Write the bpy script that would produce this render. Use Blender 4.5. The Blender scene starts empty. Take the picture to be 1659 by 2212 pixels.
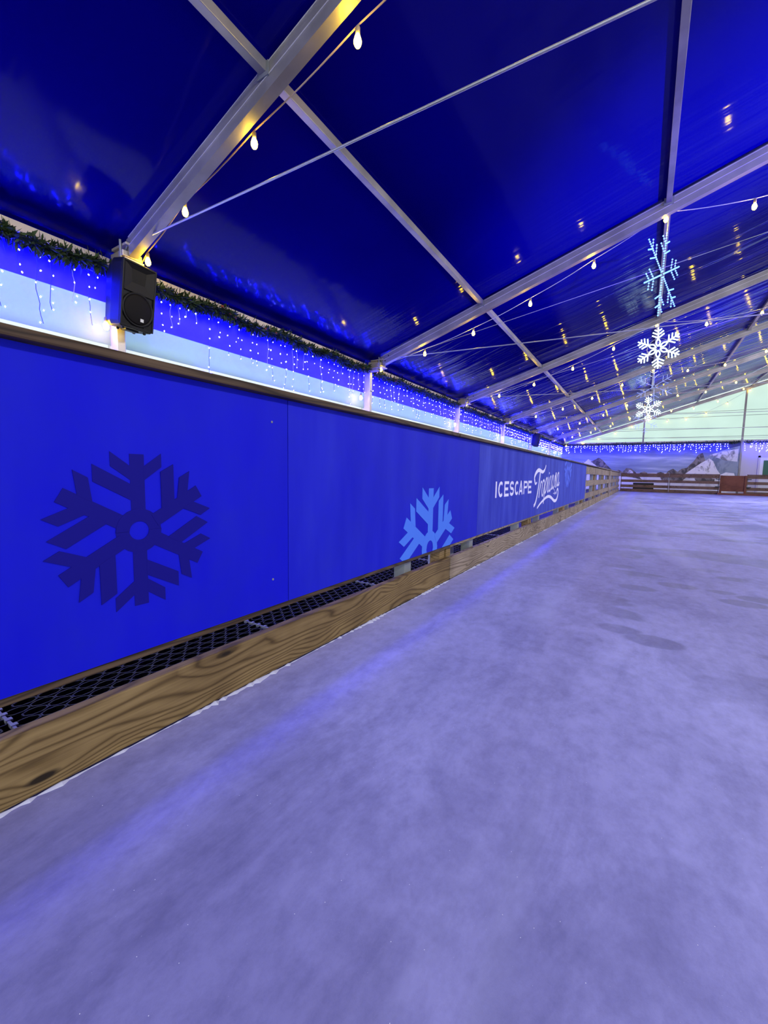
import bpy, bmesh, math, random
from mathutils import Vector, Matrix
random.seed(7)
R = math.radians
sc = bpy.context.scene
col = sc.collection

# ------------------------------------------------------------------ camera
YAW, PITCH, ROLL = 0.562004, -0.094893, 0.018648
cd = bpy.data.cameras.new('camera')
cam = bpy.data.objects.new('camera', cd); col.objects.link(cam); sc.camera = cam
fw = Vector((-math.sin(YAW)*math.cos(PITCH), math.cos(YAW)*math.cos(PITCH), math.sin(PITCH)))
r0 = Vector((math.cos(YAW), math.sin(YAW), 0)); u0 = r0.cross(fw)
rr = r0*math.cos(ROLL)+u0*math.sin(ROLL); uu = -r0*math.sin(ROLL)+u0*math.cos(ROLL)
cam.matrix_world = Matrix(((rr.x, uu.x, -fw.x, 1.3211), (rr.y, uu.y, -fw.y, 0), (rr.z, uu.z, -fw.z, 0.88), (0, 0, 0, 1)))
cd.sensor_fit = 'AUTO'; cd.sensor_width = 36; cd.lens = 886.05*36/2212
cd.clip_start = 0.02; cd.clip_end = 300

# ------------------------------------------------------------------ world, lights, exposure
W_COL, W_STR = (0.90, 1.0, 0.96), 2.7
w = bpy.data.worlds.new('sky'); sc.world = w; w.use_nodes = True
w.node_tree.nodes['Background'].inputs[0].default_value = (*W_COL, 1)
w.node_tree.nodes['Background'].inputs[1].default_value = W_STR
sc.view_settings.view_transform = 'Standard'; sc.view_settings.look = 'None'
sc.view_settings.exposure = 0.0; sc.view_settings.gamma = 1.0; sc.view_settings.use_curve_mapping = False
sc.cycles.max_bounces = 5; sc.cycles.diffuse_bounces = 3; sc.cycles.glossy_bounces = 2
sc.cycles.transmission_bounces = 3; sc.cycles.sample_clamp_indirect = 4.0
sc.cycles.use_denoising = True; sc.cycles.caustics_reflective = False; sc.cycles.caustics_refractive = False

LED_STR, BULB_STR, FLAKE_STR = 1000.0, 130.0, 3.0
def area(name, loc, aim, size, power, colr, spread=180):
    l = bpy.data.lights.new(name, 'AREA'); l.shape = 'RECTANGLE'; l.size, l.size_y = size
    l.energy = power; l.color = colr; l.spread = R(spread)
    o = bpy.data.objects.new(name, l); col.objects.link(o); o.location = loc
    o.rotation_euler = (Vector(aim)-Vector(loc)).to_track_quat('-Z', 'Y').to_euler()
    return o
def spot(name, loc, aim, power, colr, angle=70, blend=1.0, rad=0.1):
    l = bpy.data.lights.new(name, 'SPOT'); l.energy = power; l.color = colr
    l.spot_size = R(angle); l.spot_blend = blend; l.shadow_soft_size = rad
    o = bpy.data.objects.new(name, l); col.objects.link(o); o.location = loc
    o.rotation_euler = (Vector(aim)-Vector(loc)).to_track_quat('-Z', 'Y').to_euler()
    return o
# unseen white fill floods, added under the ridge, aimed down at the rink (their fixtures are built at the end)
FILL_FLOODS = [(8.0, -2.0, 6.3), (9.0, 9.95, 6.6), (9.0, 19.95, 6.6), (12.0, 23.0, 6.2)]
for p_ in FILL_FLOODS:
    area('fill_floodlight', p_, (p_[0]-5.5, p_[1]+1, 0) if p_[1] < 25 else (3.0, 32.0, 1.2), (0.5, 0.3), 420, (0.86, 0.87, 1.0), 150)
# blue wash lights, standing on the ice surround on the far side of the rink, aimed at the roof
WASH = [(8.5, 5.0, 0.35, 1.5, 7.1, 4.9), (9.5, 14.0, 0.35, 0.6, 14.5, 4.7)]
WP = [7000, 5000]
for p_, pw in zip(WASH, WP):
    spot('blue_wash_light', p_[:3], p_[3:], pw, (0.045, 0.0, 1.0), 38)

# ------------------------------------------------------------------ helpers
class MB:
    def __init__(s): s.v = []; s.f = []; s.m = []
    def add(s, vs, fs, mi=0):
        n = len(s.v); s.v += [tuple(p) for p in vs]
        s.f += [tuple(i+n for i in f) for f in fs]; s.m += [mi]*len(fs); return s
    def box(s, a, b, mi=0, M=None):
        (x0, y0, z0), (x1, y1, z1) = a, b
        vs = [Vector(p) for p in ((x0,y0,z0),(x1,y0,z0),(x1,y1,z0),(x0,y1,z0),(x0,y0,z1),(x1,y0,z1),(x1,y1,z1),(x0,y1,z1))]
        if M is not None: vs = [M @ p for p in vs]
        return s.add(vs, [(0,3,2,1),(4,5,6,7),(0,1,5,4),(1,2,6,5),(2,3,7,6),(3,0,4,7)], mi)
    def bar(s, a, b, wd, ht, mi=0, up=(0,0,1)):
        a, b = Vector(a), Vector(b); d = (b-a); L = d.length; d.normalize()
        sd = d.cross(Vector(up)).normalized(); u = sd.cross(d)
        M = Matrix(((sd.x,d.x,u.x,a.x),(sd.y,d.y,u.y,a.y),(sd.z,d.z,u.z,a.z),(0,0,0,1)))
        return s.box((-wd/2,0,-ht/2),(wd/2,L,ht/2),mi,M)
    def tube(s, pts, r, n=6, mi=0, cap=True):
        pts = [Vector(p) for p in pts]; N = len(pts); rs = r if isinstance(r,(list,tuple)) else [r]*N
        vs = []; fs = []; prev = None
        for i, p in enumerate(pts):
            t = (pts[min(i+1,N-1)]-pts[max(i-1,0)]).normalized()
            if prev is None:
                a = Vector((0,0,1)) if abs(t.z) < .9 else Vector((1,0,0))
                e1 = t.cross(a).normalized()
            else:
                e1 = (prev - t*prev.dot(t)).normalized()
            prev = e1; e2 = t.cross(e1)
            for k in range(n):
                c = 2*math.pi*k/n; vs.append(p+(e1*math.cos(c)+e2*math.sin(c))*rs[i])
        for i in range(N-1):
            for k in range(n):
                a = i*n+k; b = i*n+(k+1)%n; fs.append((a,b,b+n,a+n))
        if cap: fs += [tuple(range(n))[::-1], tuple((N-1)*n+k for k in range(n))]
        return s.add(vs, fs, mi)
    def lathe(s, prof, n=12, mi=0, M=None):
        vs = []; fs = []
        for r_, z_ in prof:
            for k in range(n):
                c = 2*math.pi*k/n; p = Vector((r_*math.cos(c), r_*math.sin(c), z_))
                vs.append(M @ p if M is not None else p)
        for i in range(len(prof)-1):
            for k in range(n):
                a = i*n+k; b = i*n+(k+1)%n; fs.append((a,b,b+n,a+n))
        fs += [tuple(range(n))[::-1], tuple((len(prof)-1)*n+k for k in range(n))]
        return s.add(vs, fs, mi)
    def prism(s, poly, axis, a, b, mi=0):
        """poly: 2D points; extruded along axis (0: poly=(y,z), 1: poly=(x,z), 2: poly=(x,y)) from a to b"""
        def P(q, t):
            return (t,q[0],q[1]) if axis == 0 else ((q[0],t,q[1]) if axis == 1 else (q[0],q[1],t))
        n = len(poly); vs = [P(q,a) for q in poly]+[P(q,b) for q in poly]
        fs = [tuple(range(n))[::-1], tuple(range(n,2*n))]+[(i,(i+1)%n,(i+1)%n+n,i+n) for i in range(n)]
        return s.add(vs, fs, mi)
    def build(s, name, mats, parent=None, smooth=False, bevel=0, recalc=True, loc=None):
        me = bpy.data.meshes.new(name)
        o0 = Vector(loc) if loc is not None else Vector((0,0,0))
        me.from_pydata([Vector(p)-o0 for p in s.v], [], s.f); me.update()
        if not isinstance(mats, (list,tuple)): mats = [mats]
        for m in mats: me.materials.append(m)
        me.polygons.foreach_set('material_index', s.m)
        if recalc:
            bm = bmesh.new(); bm.from_mesh(me); bmesh.ops.recalc_face_normals(bm, faces=bm.faces); bm.to_mesh(me); bm.free()
        if smooth:
            for p in me.polygons: p.use_smooth = True
        o = bpy.data.objects.new(name, me); col.objects.link(o); o.location = o0
        if parent is not None:
            o.parent = parent
            o.location = o0-WL(parent) if loc is not None else -WL(parent)
            if parent.rotation_euler.z and loc is None: pass
        if bevel:
            b = o.modifiers.new('bevel','BEVEL'); b.width = bevel; b.segments = 2; b.limit_method = 'ANGLE'
        return o
def WL(o):
    v = Vector(o.location)
    while o.parent is not None: o = o.parent; v = v+Vector(o.location)
    return v
def tag(o, label=None, cat=None, group=None, kind=None):
    if label: o['label'] = label
    if cat: o['category'] = cat
    if group: o['group'] = group
    if kind: o['kind'] = kind
    return o
def thing(name, loc, label, cat, group=None):
    o = bpy.data.objects.new(name, None); col.objects.link(o); o.location = loc; o.empty_display_size = .1
    return tag(o, label, cat, group)
def link_copy(o, parent, loc):
    c = o.copy(); col.objects.link(c); c.parent = parent; c.location = loc; return c
ORD = ['first','second','third','fourth','fifth','sixth','seventh','eighth','ninth','tenth','eleventh']

# ------------------------------------------------------------------ materials
def mat(name):
    m = bpy.data.materials.new(name); m.use_nodes = True
    nt = m.node_tree; return m, nt, nt.nodes['Principled BSDF']
def simple(name, c, rough=.5, metal=0., spec=.5, em=None, es=0.):
    m, nt, p = mat(name)
    p.inputs['Base Color'].default_value = (*c,1); p.inputs['Roughness'].default_value = rough
    p.inputs['Metallic'].default_value = metal; p.inputs['Specular IOR Level'].default_value = spec
    if em: p.inputs['Emission Color'].default_value = (*em,1); p.inputs['Emission Strength'].default_value = es
    return m
def N(nt, t, **kw):
    n = nt.nodes.new(t)
    for k, v in kw.items():
        if k in n.inputs.keys(): n.inputs[k].default_value = v
        else: setattr(n, k, v)
    return n
def coords(nt, scale, loc=(0,0,0), rot=(0,0,0)):
    tc = N(nt,'ShaderNodeTexCoord'); mp = N(nt,'ShaderNodeMapping')
    mp.inputs['Scale'].default_value = scale; mp.inputs['Location'].default_value = loc; mp.inputs['Rotation'].default_value = rot
    nt.links.new(tc.outputs['Object'], mp.inputs[0]); return mp.outputs[0]
def ramp(nt, inp, stops):
    r = N(nt,'ShaderNodeValToRGB'); e = r.color_ramp.elements
    while len(e) < len(stops): e.new(.5)
    for el, (p, c) in zip(e, stops):
        el.position = p; el.color = (*c,1) if isinstance(c,(tuple,list)) else (c,c,c,1)
    nt.links.new(inp, r.inputs[0]); return r.outputs[0]
def mix(nt, f, a, b, bt='MIX'):
    m = N(nt,'ShaderNodeMix', data_type='RGBA', blend_type=bt)
    for s_, v in ((m.inputs[0],f),(m.inputs[6],a),(m.inputs[7],b)):
        if hasattr(v,'links') or hasattr(v,'is_linked'): nt.links.new(v, s_)
        else: s_.default_value = (*v,1) if isinstance(v,(tuple,list)) else v
    return m.outputs[2]
def bump(nt, p, h, strength, dist=.01):
    b = N(nt,'ShaderNodeBump'); b.inputs['Strength'].default_value = strength; b.inputs['Distance'].default_value = dist
    nt.links.new(h, b.inputs['Height']); nt.links.new(b.outputs[0], p.inputs['Normal'])

def wood(name, axis, dark, mid, light, knots=True, rough=.7):
    m, nt, p = mat(name)
    def sv(al, ac): return (ac,al,ac) if axis == 1 else (al,ac,ac)
    warp = N(nt,'ShaderNodeTexNoise', Scale=1.0, Detail=2.0, Roughness=.4); nt.links.new(coords(nt, sv(.9,6.0)), warp.inputs['Vector'])
    sx = N(nt,'ShaderNodeSeparateXYZ'); tc = N(nt,'ShaderNodeTexCoord'); nt.links.new(tc.outputs['Object'], sx.inputs[0])
    zz = N(nt,'ShaderNodeMath', operation='MULTIPLY_ADD'); nt.links.new(sx.outputs[2], zz.inputs[0]); zz.inputs[1].default_value = 260.0
    w9 = N(nt,'ShaderNodeMath', operation='MULTIPLY'); nt.links.new(warp.outputs[0], w9.inputs[0]); w9.inputs[1].default_value = 74.0
    nt.links.new(w9.outputs[0], zz.inputs[2])
    k = None
    if knots:
        vs = (4.0,2.1,7.0) if axis == 1 else (2.1,4.0,7.0)
        vo = N(nt,'ShaderNodeTexVoronoi', Scale=1.0); nt.links.new(coords(nt, vs, (.37,.61,.2)), vo.inputs['Vector'])
        kw = ramp(nt, vo.outputs['Distance'], [(.05,1.0),(.42,0.)])
        kk = N(nt,'ShaderNodeMath', operation='MULTIPLY_ADD'); nt.links.new(kw, kk.inputs[0]); kk.inputs[1].default_value = 14.0; nt.links.new(zz.outputs[0], kk.inputs[2]); zz = kk
        k = ramp(nt, vo.outputs['Distance'], [(.055,1.0),(.10,0.)])
    sn = N(nt,'ShaderNodeMath', operation='SINE'); nt.links.new(zz.outputs[0], sn.inputs[0])
    mr = N(nt,'ShaderNodeMapRange'); mr.inputs[1].default_value = -1; nt.links.new(sn.outputs[0], mr.inputs[0])
    colr = ramp(nt, mr.outputs[0], [(0, light), (.6, tuple(.6*a+.4*b for a,b in zip(light,mid))), (.86, mid), (1, tuple(.55*a+.45*b for a,b in zip(dark,mid)))])
    n2 = N(nt,'ShaderNodeTexNoise', Scale=1.0, Detail=3.0); nt.links.new(coords(nt, sv(4,90)), n2.inputs['Vector'])
    colr = mix(nt, .5, colr, ramp(nt, n2.outputs[0], [(.3,(.5,.46,.42)),(.6,(1,1,1))]), 'MULTIPLY')
    n3 = N(nt,'ShaderNodeTexNoise', Scale=2.3, Detail=4.0); nt.links.new(coords(nt,(1,1,1)), n3.inputs['Vector'])
    colr = mix(nt, .7, colr, ramp(nt, n3.outputs[0], [(.33,(.5,.46,.42)),(.58,(1,1,1))]), 'MULTIPLY')
    if k is not None: colr = mix(nt, k, colr, tuple(x*.3 for x in dark))
    nt.links.new(colr, p.inputs['Base Color']); p.inputs['Roughness'].default_value = rough
    p.inputs['Specular IOR Level'].default_value = .25
    bump(nt, p, n2.outputs[0], .2, .003); return m
wood_kick = wood('barrier_timber', 1, (.05,.028,.009), (.155,.097,.034), (.235,.155,.062))
wood_rail = wood('weathered_timber', 1, (.10,.07,.045), (.24,.18,.12), (.36,.28,.2))
wood_far = wood('far_timber', 0, (.035,.02,.015), (.12,.07,.045), (.2,.12,.08))
wood_cap = wood('cap_timber', 1, (.02,.012,.007), (.06,.036,.018), (.10,.062,.032), knots=False, rough=.55)
wood_post = wood('post_timber', 1, (.12,.07,.02), (.28,.18,.07), (.36,.24,.1), knots=False)
gate_red = wood('stained_plywood', 0, (.07,.022,.013), (.15,.05,.03), (.2,.07,.04), knots=False)

def metal(name, c, rough=.42, metallic=.55, dirt=.5):
    m, nt, p = mat(name)
    n = N(nt,'ShaderNodeTexNoise', Scale=2.2, Detail=5.0); nt.links.new(coords(nt,(1,1,1)), n.inputs['Vector'])
    c2 = mix(nt, dirt, c, ramp(nt, n.outputs[0], [(.35,tuple(x*.55 for x in c)),(.62,c)]))
    nt.links.new(c2, p.inputs['Base Color']); p.inputs['Metallic'].default_value = metallic; p.inputs['Roughness'].default_value = rough
    n2 = N(nt,'ShaderNodeTexNoise', Scale=60.0); nt.links.new(coords(nt,(1,1,1)), n2.inputs['Vector'])
    bump(nt, p, n2.outputs[0], .08, .002); return m
alu = metal('aluminium', (.43,.40,.39), dirt=.7)
alu_post = metal('aluminium_post', (.7,.66,.7), .5, .35)
galv = metal('galvanised_steel', (.27,.28,.28), .55, .4)
cable_m = simple('wire_rope', (.5,.5,.5), .4, .6)
bolt_m = simple('dark_bolt', (.03,.03,.035), .4, .7)
black_p = simple('black_plastic', (.006,.006,.0065), .5, spec=.3)
black_hole = simple('black_recess', (.003,.003,.003), .8)
cone_m = simple('speaker_grille', (.005,.004,.0045), .65, spec=.2)
white_p = simple('white_badge', (.8,.8,.8), .5)

# painted boards
def board_mat(name, wear):
    m, nt, p = mat(name)
    n = N(nt,'ShaderNodeTexNoise', Scale=1.0, Detail=5.0, Roughness=.62); nt.links.new(coords(nt,(1,5.5,1.1)), n.inputs['Vector'])
    n2 = N(nt,'ShaderNodeTexNoise', Scale=3.0, Detail=6.0, Roughness=.7); nt.links.new(coords(nt,(1,1,1)), n2.inputs['Vector'])
    k = ramp(nt, n.outputs[0], [(.3,0.),(.75,1.)]); k2 = ramp(nt, n2.outputs[0], [(.4,0.),(.75,1.)])
    base = mix(nt, k2, (.001,.0006,.48), (.004,.006,.42))
    worn = mix(nt, k, (.02,.03,.30), (.085,.12,.56))
    nt.links.new(mix(nt, wear, base, worn), p.inputs['Base Color'])
    p.inputs['Roughness'].default_value = .55; p.inputs['Specular IOR Level'].default_value = .12
    bump(nt, p, n2.outputs[0], .08, .003); return m
boards_m = [board_mat('blue_paint_clean', .06), board_mat('blue_paint_scuffed', .16), board_mat('blue_paint_worn', .62), board_mat('blue_paint_faded', .85), board_mat('blue_paint_faded_end', .85)]
decal_dark = simple('navy_print', (.006,.004,.17), .6, spec=.1)
decal_light = simple('light_blue_print', (.07,.19,.74), .6, spec=.1)
decal_pale = simple('faint_blue_print', (.095,.15,.7), .6, spec=.1)
letter_m = simple('white_print', (.8,.76,.92), .6, spec=.1)

# roof membrane
def roof_mat():
    m, nt, p = mat('blue_roof_membrane'); nt.nodes.remove(p)
    out = nt.nodes['Material Output']
    d = N(nt,'ShaderNodeBsdfDiffuse'); g = N(nt,'ShaderNodeBsdfGlossy'); mx = N(nt,'ShaderNodeMixShader'); g.inputs['Roughness'].default_value = .10
    n = N(nt,'ShaderNodeTexNoise', Scale=1.0, Detail=3.0); nt.links.new(coords(nt,(.35,.5,.35)), n.inputs['Vector'])
    nt.links.new(mix(nt, n.outputs[0], (.001,.0003,.17), (.0015,.0004,.25)), d.inputs[0])
    g.inputs[0].default_value = (1,1,1,1)
    lw = N(nt,'ShaderNodeLayerWeight'); lw.inputs[0].default_value = .5
    pw = N(nt,'ShaderNodeMath', operation='POWER'); nt.links.new(lw.outputs['Facing'], pw.inputs[0]); pw.inputs[1].default_value = 8.0
    ma = N(nt,'ShaderNodeMath', operation='MULTIPLY_ADD'); nt.links.new(pw.outputs[0], ma.inputs[0]); ma.inputs[1].default_value = .95; ma.inputs[2].default_value = .012
    nt.links.new(ma.outputs[0], mx.inputs[0]); nt.links.new(d.outputs[0], mx.inputs[1]); nt.links.new(g.outputs[0], mx.inputs[2])
    nt.links.new(mx.outputs[0], out.inputs[0])
    # wrinkles run along the slope; tighter further down the tent
    w1 = N(nt,'ShaderNodeTexNoise', Scale=1.0, Detail=2.5, Roughness=.55); nt.links.new(coords(nt,(.22,4.2,.22)), w1.inputs['Vector'])
    w2 = N(nt,'ShaderNodeTexNoise', Scale=1.0, Detail=1.0); nt.links.new(coords(nt,(.6,.9,.6)), w2.inputs['Vector'])
    tc = N(nt,'ShaderNodeTexCoord'); sx = N(nt,'ShaderNodeSeparateXYZ'); nt.links.new(tc.outputs['Object'], sx.inputs[0])
    mr = N(nt,'ShaderNodeMapRange'); mr.inputs[1].default_value = 5.5; mr.inputs[2].default_value = 8.5
    mr.inputs[3].default_value = .3; mr.inputs[4].default_value = 1.35; nt.links.new(sx.outputs[1], mr.inputs[0])
    mu = N(nt,'ShaderNodeMath', operation='MULTIPLY'); nt.links.new(w1.outputs[0], mu.inputs[0]); nt.links.new(mr.outputs[0], mu.inputs[1])
    ad = N(nt,'ShaderNodeMath', operation='ADD'); nt.links.new(mu.outputs[0], ad.inputs[0])
    m2 = N(nt,'ShaderNodeMath', operation='MULTIPLY'); m2.inputs[1].default_value = .8; nt.links.new(w2.outputs[0], m2.inputs[0])
    nt.links.new(m2.outputs[0], ad.inputs[1])
    b = N(nt,'ShaderNodeBump'); b.inputs['Strength'].default_value = .55; b.inputs['Distance'].default_value = .035
    nt.links.new(ad.outputs[0], b.inputs['Height'])
    for q in (d, g, lw): nt.links.new(b.outputs[0], q.inputs['Normal'])
    return m
roof_m = roof_mat()

def fabric(name, c, trans, rough=.6, mixf=.55):
    m, nt, p = mat(name); nt.nodes.remove(p)
    out = nt.nodes['Material Output']
    d = N(nt,'ShaderNodeBsdfDiffuse'); t = N(nt,'ShaderNodeBsdfTranslucent'); mx = N(nt,'ShaderNodeMixShader')
    n = N(nt,'ShaderNodeTexNoise', Scale=1.3, Detail=4.0); nt.links.new(coords(nt,(1,1,1)), n.inputs['Vector'])
    ct = mix(nt, n.outputs[0], tuple(x*.9 for x in trans), trans)
    d.inputs[0].default_value = (*c,1); nt.links.new(ct, t.inputs[0]); mx.inputs[0].default_value = mixf
    nt.links.new(d.outputs[0], mx.inputs[1]); nt.links.new(t.outputs[0], mx.inputs[2]); nt.links.new(mx.outputs[0], out.inputs[0]); return m
gable_m = fabric('translucent_gable', (.35,.38,.36), (.63,.70,.67), mixf=.86)
side_m = fabric('translucent_side_wall', (.5,.52,.7), (.55,.68,.70), mixf=.7)
low_m = fabric('clear_side_wall', (.8,.8,.8), (1,1,1), mixf=.62)
valance_m = simple('blue_valance', (.04,.025,.5), .6)
white_wall = simple('white_wall_panel', (.6,.55,.66), .6)

# ice
def ice_mat():
    m, nt, p = mat('rink_ice')
    def noise(scale, loc=(0,0,0), rot=(0,0,0), **kw):
        n = N(nt,'ShaderNodeTexNoise', **kw); nt.links.new(coords(nt,scale,loc,rot), n.inputs['Vector']); return n.outputs[0]
    c = ramp(nt, noise((.7,.35,1), Scale=1.0, Detail=5.0, Roughness=.6), [(.28,(.29,.28,.60)),(.66,(.52,.52,.97))])
    fine = noise((1,.7,1), Scale=16.0, Detail=6.0, Roughness=.75)
    c = mix(nt, .55, c, ramp(nt, fine, [(.34,(.62,.62,.68)),(.6,(1,1,1))]), 'MULTIPLY')
    mid = noise((1.2,.5,1), rot=(0,0,R(-20)), Scale=3.2, Detail=5.0, Roughness=.7, Distortion=.5)
    c = mix(nt, .6, c, ramp(nt, mid, [(.36,(.68,.68,.73)),(.58,(1,1,1))]), 'MULTIPLY')
    # brightness falloff near the viewer painted into the ice, broken up by the same mottling
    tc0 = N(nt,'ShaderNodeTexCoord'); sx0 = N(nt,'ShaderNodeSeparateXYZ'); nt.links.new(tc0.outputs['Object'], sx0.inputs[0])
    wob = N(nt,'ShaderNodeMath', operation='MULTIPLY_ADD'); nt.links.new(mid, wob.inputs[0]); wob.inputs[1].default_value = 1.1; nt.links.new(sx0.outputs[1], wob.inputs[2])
    near_fall = N(nt,'ShaderNodeMapRange'); near_fall.inputs[1].default_value = .75; near_fall.inputs[2].default_value = 1.75; near_fall.inputs[3].default_value = 1.0; near_fall.inputs[4].default_value = 0.0; nt.links.new(wob.outputs[0], near_fall.inputs[0])
    c = mix(nt, near_fall.outputs[0], c, mix(nt, 1.0, c, (.70,.69,.74), 'MULTIPLY'))
    # footprints and wet patches further out on the rink
    vo = N(nt,'ShaderNodeTexVoronoi', Scale=1.0, Randomness=1.0); nt.links.new(coords(nt,(2.0,3.0,1),(.2,.1,0)), vo.inputs['Vector'])
    blob = ramp(nt, vo.outputs['Distance'], [(.26,1.),(.31,0.)])
    zone = ramp(nt, noise((.55,.7,1),(.9,.2,0), Scale=1.0, Detail=1.0), [(.34,0.),(.38,1.)])
    big = ramp(nt, noise((.6,1.3,1),(.4,1.3,0), Scale=1.0, Detail=3.0, Roughness=.5, Distortion=.4), [(.52,0.),(.545,1.)])
    tc = N(nt,'ShaderNodeTexCoord'); sx = N(nt,'ShaderNodeSeparateXYZ'); nt.links.new(tc.outputs['Object'], sx.inputs[0])
    mr = N(nt,'ShaderNodeMapRange'); mr.inputs[1].default_value = 1.9; mr.inputs[2].default_value = 2.6; nt.links.new(sx.outputs[1], mr.inputs[0])
    mx_ = N(nt,'ShaderNodeMapRange'); mx_.inputs[1].default_value = .9; mx_.inputs[2].default_value = 1.3; nt.links.new(sx.outputs[0], mx_.inputs[0])
    def mul(a, b, op='MULTIPLY'):
        k = N(nt,'ShaderNodeMath', operation=op); nt.links.new(a, k.inputs[0]); nt.links.new(b, k.inputs[1]); return k.outputs[0]
    mr2 = N(nt,'ShaderNodeMapRange'); mr2.inputs[1].default_value = 5.5; mr2.inputs[2].default_value = 4.6; nt.links.new(sx.outputs[1], mr2.inputs[0])
    wet = mul(mul(mul(mul(mul(blob, zone), mr2.outputs[0]), big, 'MAXIMUM'), mr.outputs[0]), mx_.outputs[0])
    c = mix(nt, wet, c, mix(nt, 1.0, c, (.60,.61,.68), 'MULTIPLY'))
    # skate-frosted streaks along the rink
    fr = noise((1.5,.2,1), rot=(0,0,R(8)), Scale=1.0, Detail=4.0, Distortion=.6)
    c = mix(nt, ramp(nt, fr, [(.54,0.),(.68,.55)]), c, (.52,.53,.9))
    sp = noise((1,1,1), Scale=220.0, Detail=0.0)
    c = mix(nt, ramp(nt, sp, [(.88,0.),(.9,1.)]), c, (.9,.9,1.0))
    nt.links.new(c, p.inputs['Base Color'])
    rg = N(nt,'ShaderNodeMapRange'); rg.inputs[3].default_value = .46; rg.inputs[4].default_value = .34; nt.links.new(wet, rg.inputs[0])
    nt.links.new(rg.outputs[0], p.inputs['Roughness']); p.inputs['IOR'].default_value = 1.31; p.inputs['Specular IOR Level'].default_value = .5
    bump(nt, p, fine, .3, .004); return m
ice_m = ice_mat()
snow_m = simple('packed_snow', (.5,.5,.66), .7)
mat_m = simple('black_rubber', (.007,.007,.009), .6, spec=.3)
ground_m = simple('dark_ground', (.006,.006,.008), .8)
clip_m = simple('pale_clip', (.35,.35,.4), .5)
def foliage(name, a, b):
    m, nt, p = mat(name)
    n = N(nt,'ShaderNodeTexNoise', Scale=9.0, Detail=2.0); nt.links.new(coords(nt,(1,1,1)), n.inputs['Vector'])
    nt.links.new(ramp(nt, n.outputs[0], [(.35,a),(.65,b)]), p.inputs['Base Color']); p.inputs['Roughness'].default_value = .6; return m
fir_m = foliage('fir_green', (.008,.022,.006), (.05,.085,.02))
berry_m = simple('berry_red', (.25,.05,.03), .5)
led_m = simple('icicle_led', (.5,.5,1), .4, em=(.0035,.003,1.0), es=LED_STR)
led_w = simple('icicle_led_white', (.8,.8,1), .4, em=(.03,.035,1.0), es=LED_STR*.5)
led_g = simple('gable_led', (.5,.5,1), .4, em=(.035,.035,1.0), es=LED_STR*.08)
cord_w = simple('pale_lead', (.5,.5,.6), .5)
cord_d = simple('dark_lead', (.03,.03,.05), .5)
bulb_m = simple('warm_bulb', (1,.8,.5), .3, em=(1,.64,.012), es=BULB_STR)
socket_m = simple('bulb_socket', (.35,.26,.15), .5)
flake_w = simple('white_rope_light', (.8,.9,1), .4, em=(.62,.95,1.0), es=FLAKE_STR)
flake_b = simple('blue_rope_light', (.4,.7,1), .4, em=(.1,.33,1.0), es=FLAKE_STR)
flake_f = simple('violet_rope_light', (.4,.5,1), .4, em=(.25,.35,1.0), es=FLAKE_STR*.4)

# ------------------------------------------------------------------ tent geometry
EX, EZ, SL = -3.9, 3.2, .32           # eave line of the left wall and roof slope
RX = 11.1                             # ridge
BAY = [2.45+5*k for k in range(7)]    # rafters 0..6; the last one is the far gable
Y0, Y1 = -7.55, BAY[6]
def rz(x): return EZ+SL*(x-EX) if x <= RX else EZ+SL*(RX-EX)-SL*(x-RX)
XR = 2*RX-EX

# floor: rink ice, and dark ground around it
def slab(name, x0, x1, y0, y1, z0, z1, m):
    o = MB().box((x0,y0,z0),(x1,y1,z1)).build(name, m); return tag(o, kind='structure')
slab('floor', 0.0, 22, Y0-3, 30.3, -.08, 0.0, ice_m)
slab('floor', EX-3, 0.0, Y0-3, Y1+2, -.12, -.045, ground_m)
slab('floor', 0.0, 27, 30.3, Y1+2, -.12, -.02, ground_m)

# ceiling membranes, gently sagging between the rafters
def membrane(xa, xb, label):
    nx, ny = 24, 96; mb = MB(); vs = []; fs = []
    for j in range(ny+1):
        y = Y0+(Y1-Y0)*j/ny
        ph = ((y-2.45) % 5)/5
        for i in range(nx+1):
            x = xa+(xb-xa)*i/nx
            vs.append((x, y, rz(x)+.012-.05*math.sin(math.pi*ph)*math.sin(math.pi*i/nx*6)**2))
    for j in range(ny):
        for i in range(nx):
            a = j*(nx+1)+i; fs.append((a,a+1,a+nx+2,a+nx+1))
    mb.add(vs, fs); o = mb.build('ceiling', roof_m, smooth=True)
    return tag(o, kind='structure')
membrane(EX-.05, RX, ''); membrane(RX, XR+.05, '')

# left side wall: translucent curtain with a hem at 2.26 m, clear lower wall, opaque valance band beyond the second post
tag(MB().box((EX-.012,Y0,2.265),(EX-.006,BAY[0],EZ)).box((EX-.012,BAY[0],2.265),(EX-.006,Y1,EZ)).build('wall_left', side_m), kind='structure')
tag(MB().box((EX-.09,Y0,-.05),(EX-.085,Y1,2.30)).build('wall_left', low_m), kind='structure')
for k in range(-1, 6):
    tag(MB().box((EX-.004,2.45+5*k+.05,2.59 if k >= 0 else 2.72),(EX+.002,2.45+5*k+4.95,EZ)).build('trim_%d'%(k+2), valance_m), kind='structure')
# far gable: bright translucent triangle, opaque white wall right of the mural
gz = [(EX,EZ+.02),(XR,EZ+.02),(RX,rz(RX))]
tag(MB().prism(gz, 1, Y1+.06, Y1+.066).build('wall_far', gable_m), kind='structure')
tag(MB().box((6.12,Y1+.04,-.05),(XR,Y1+.07,EZ)).box((EX-.1,Y1+.05,-.05),(6.12,Y1+.07,EZ)).build('wall_far', white_wall), kind='structure')

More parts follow.
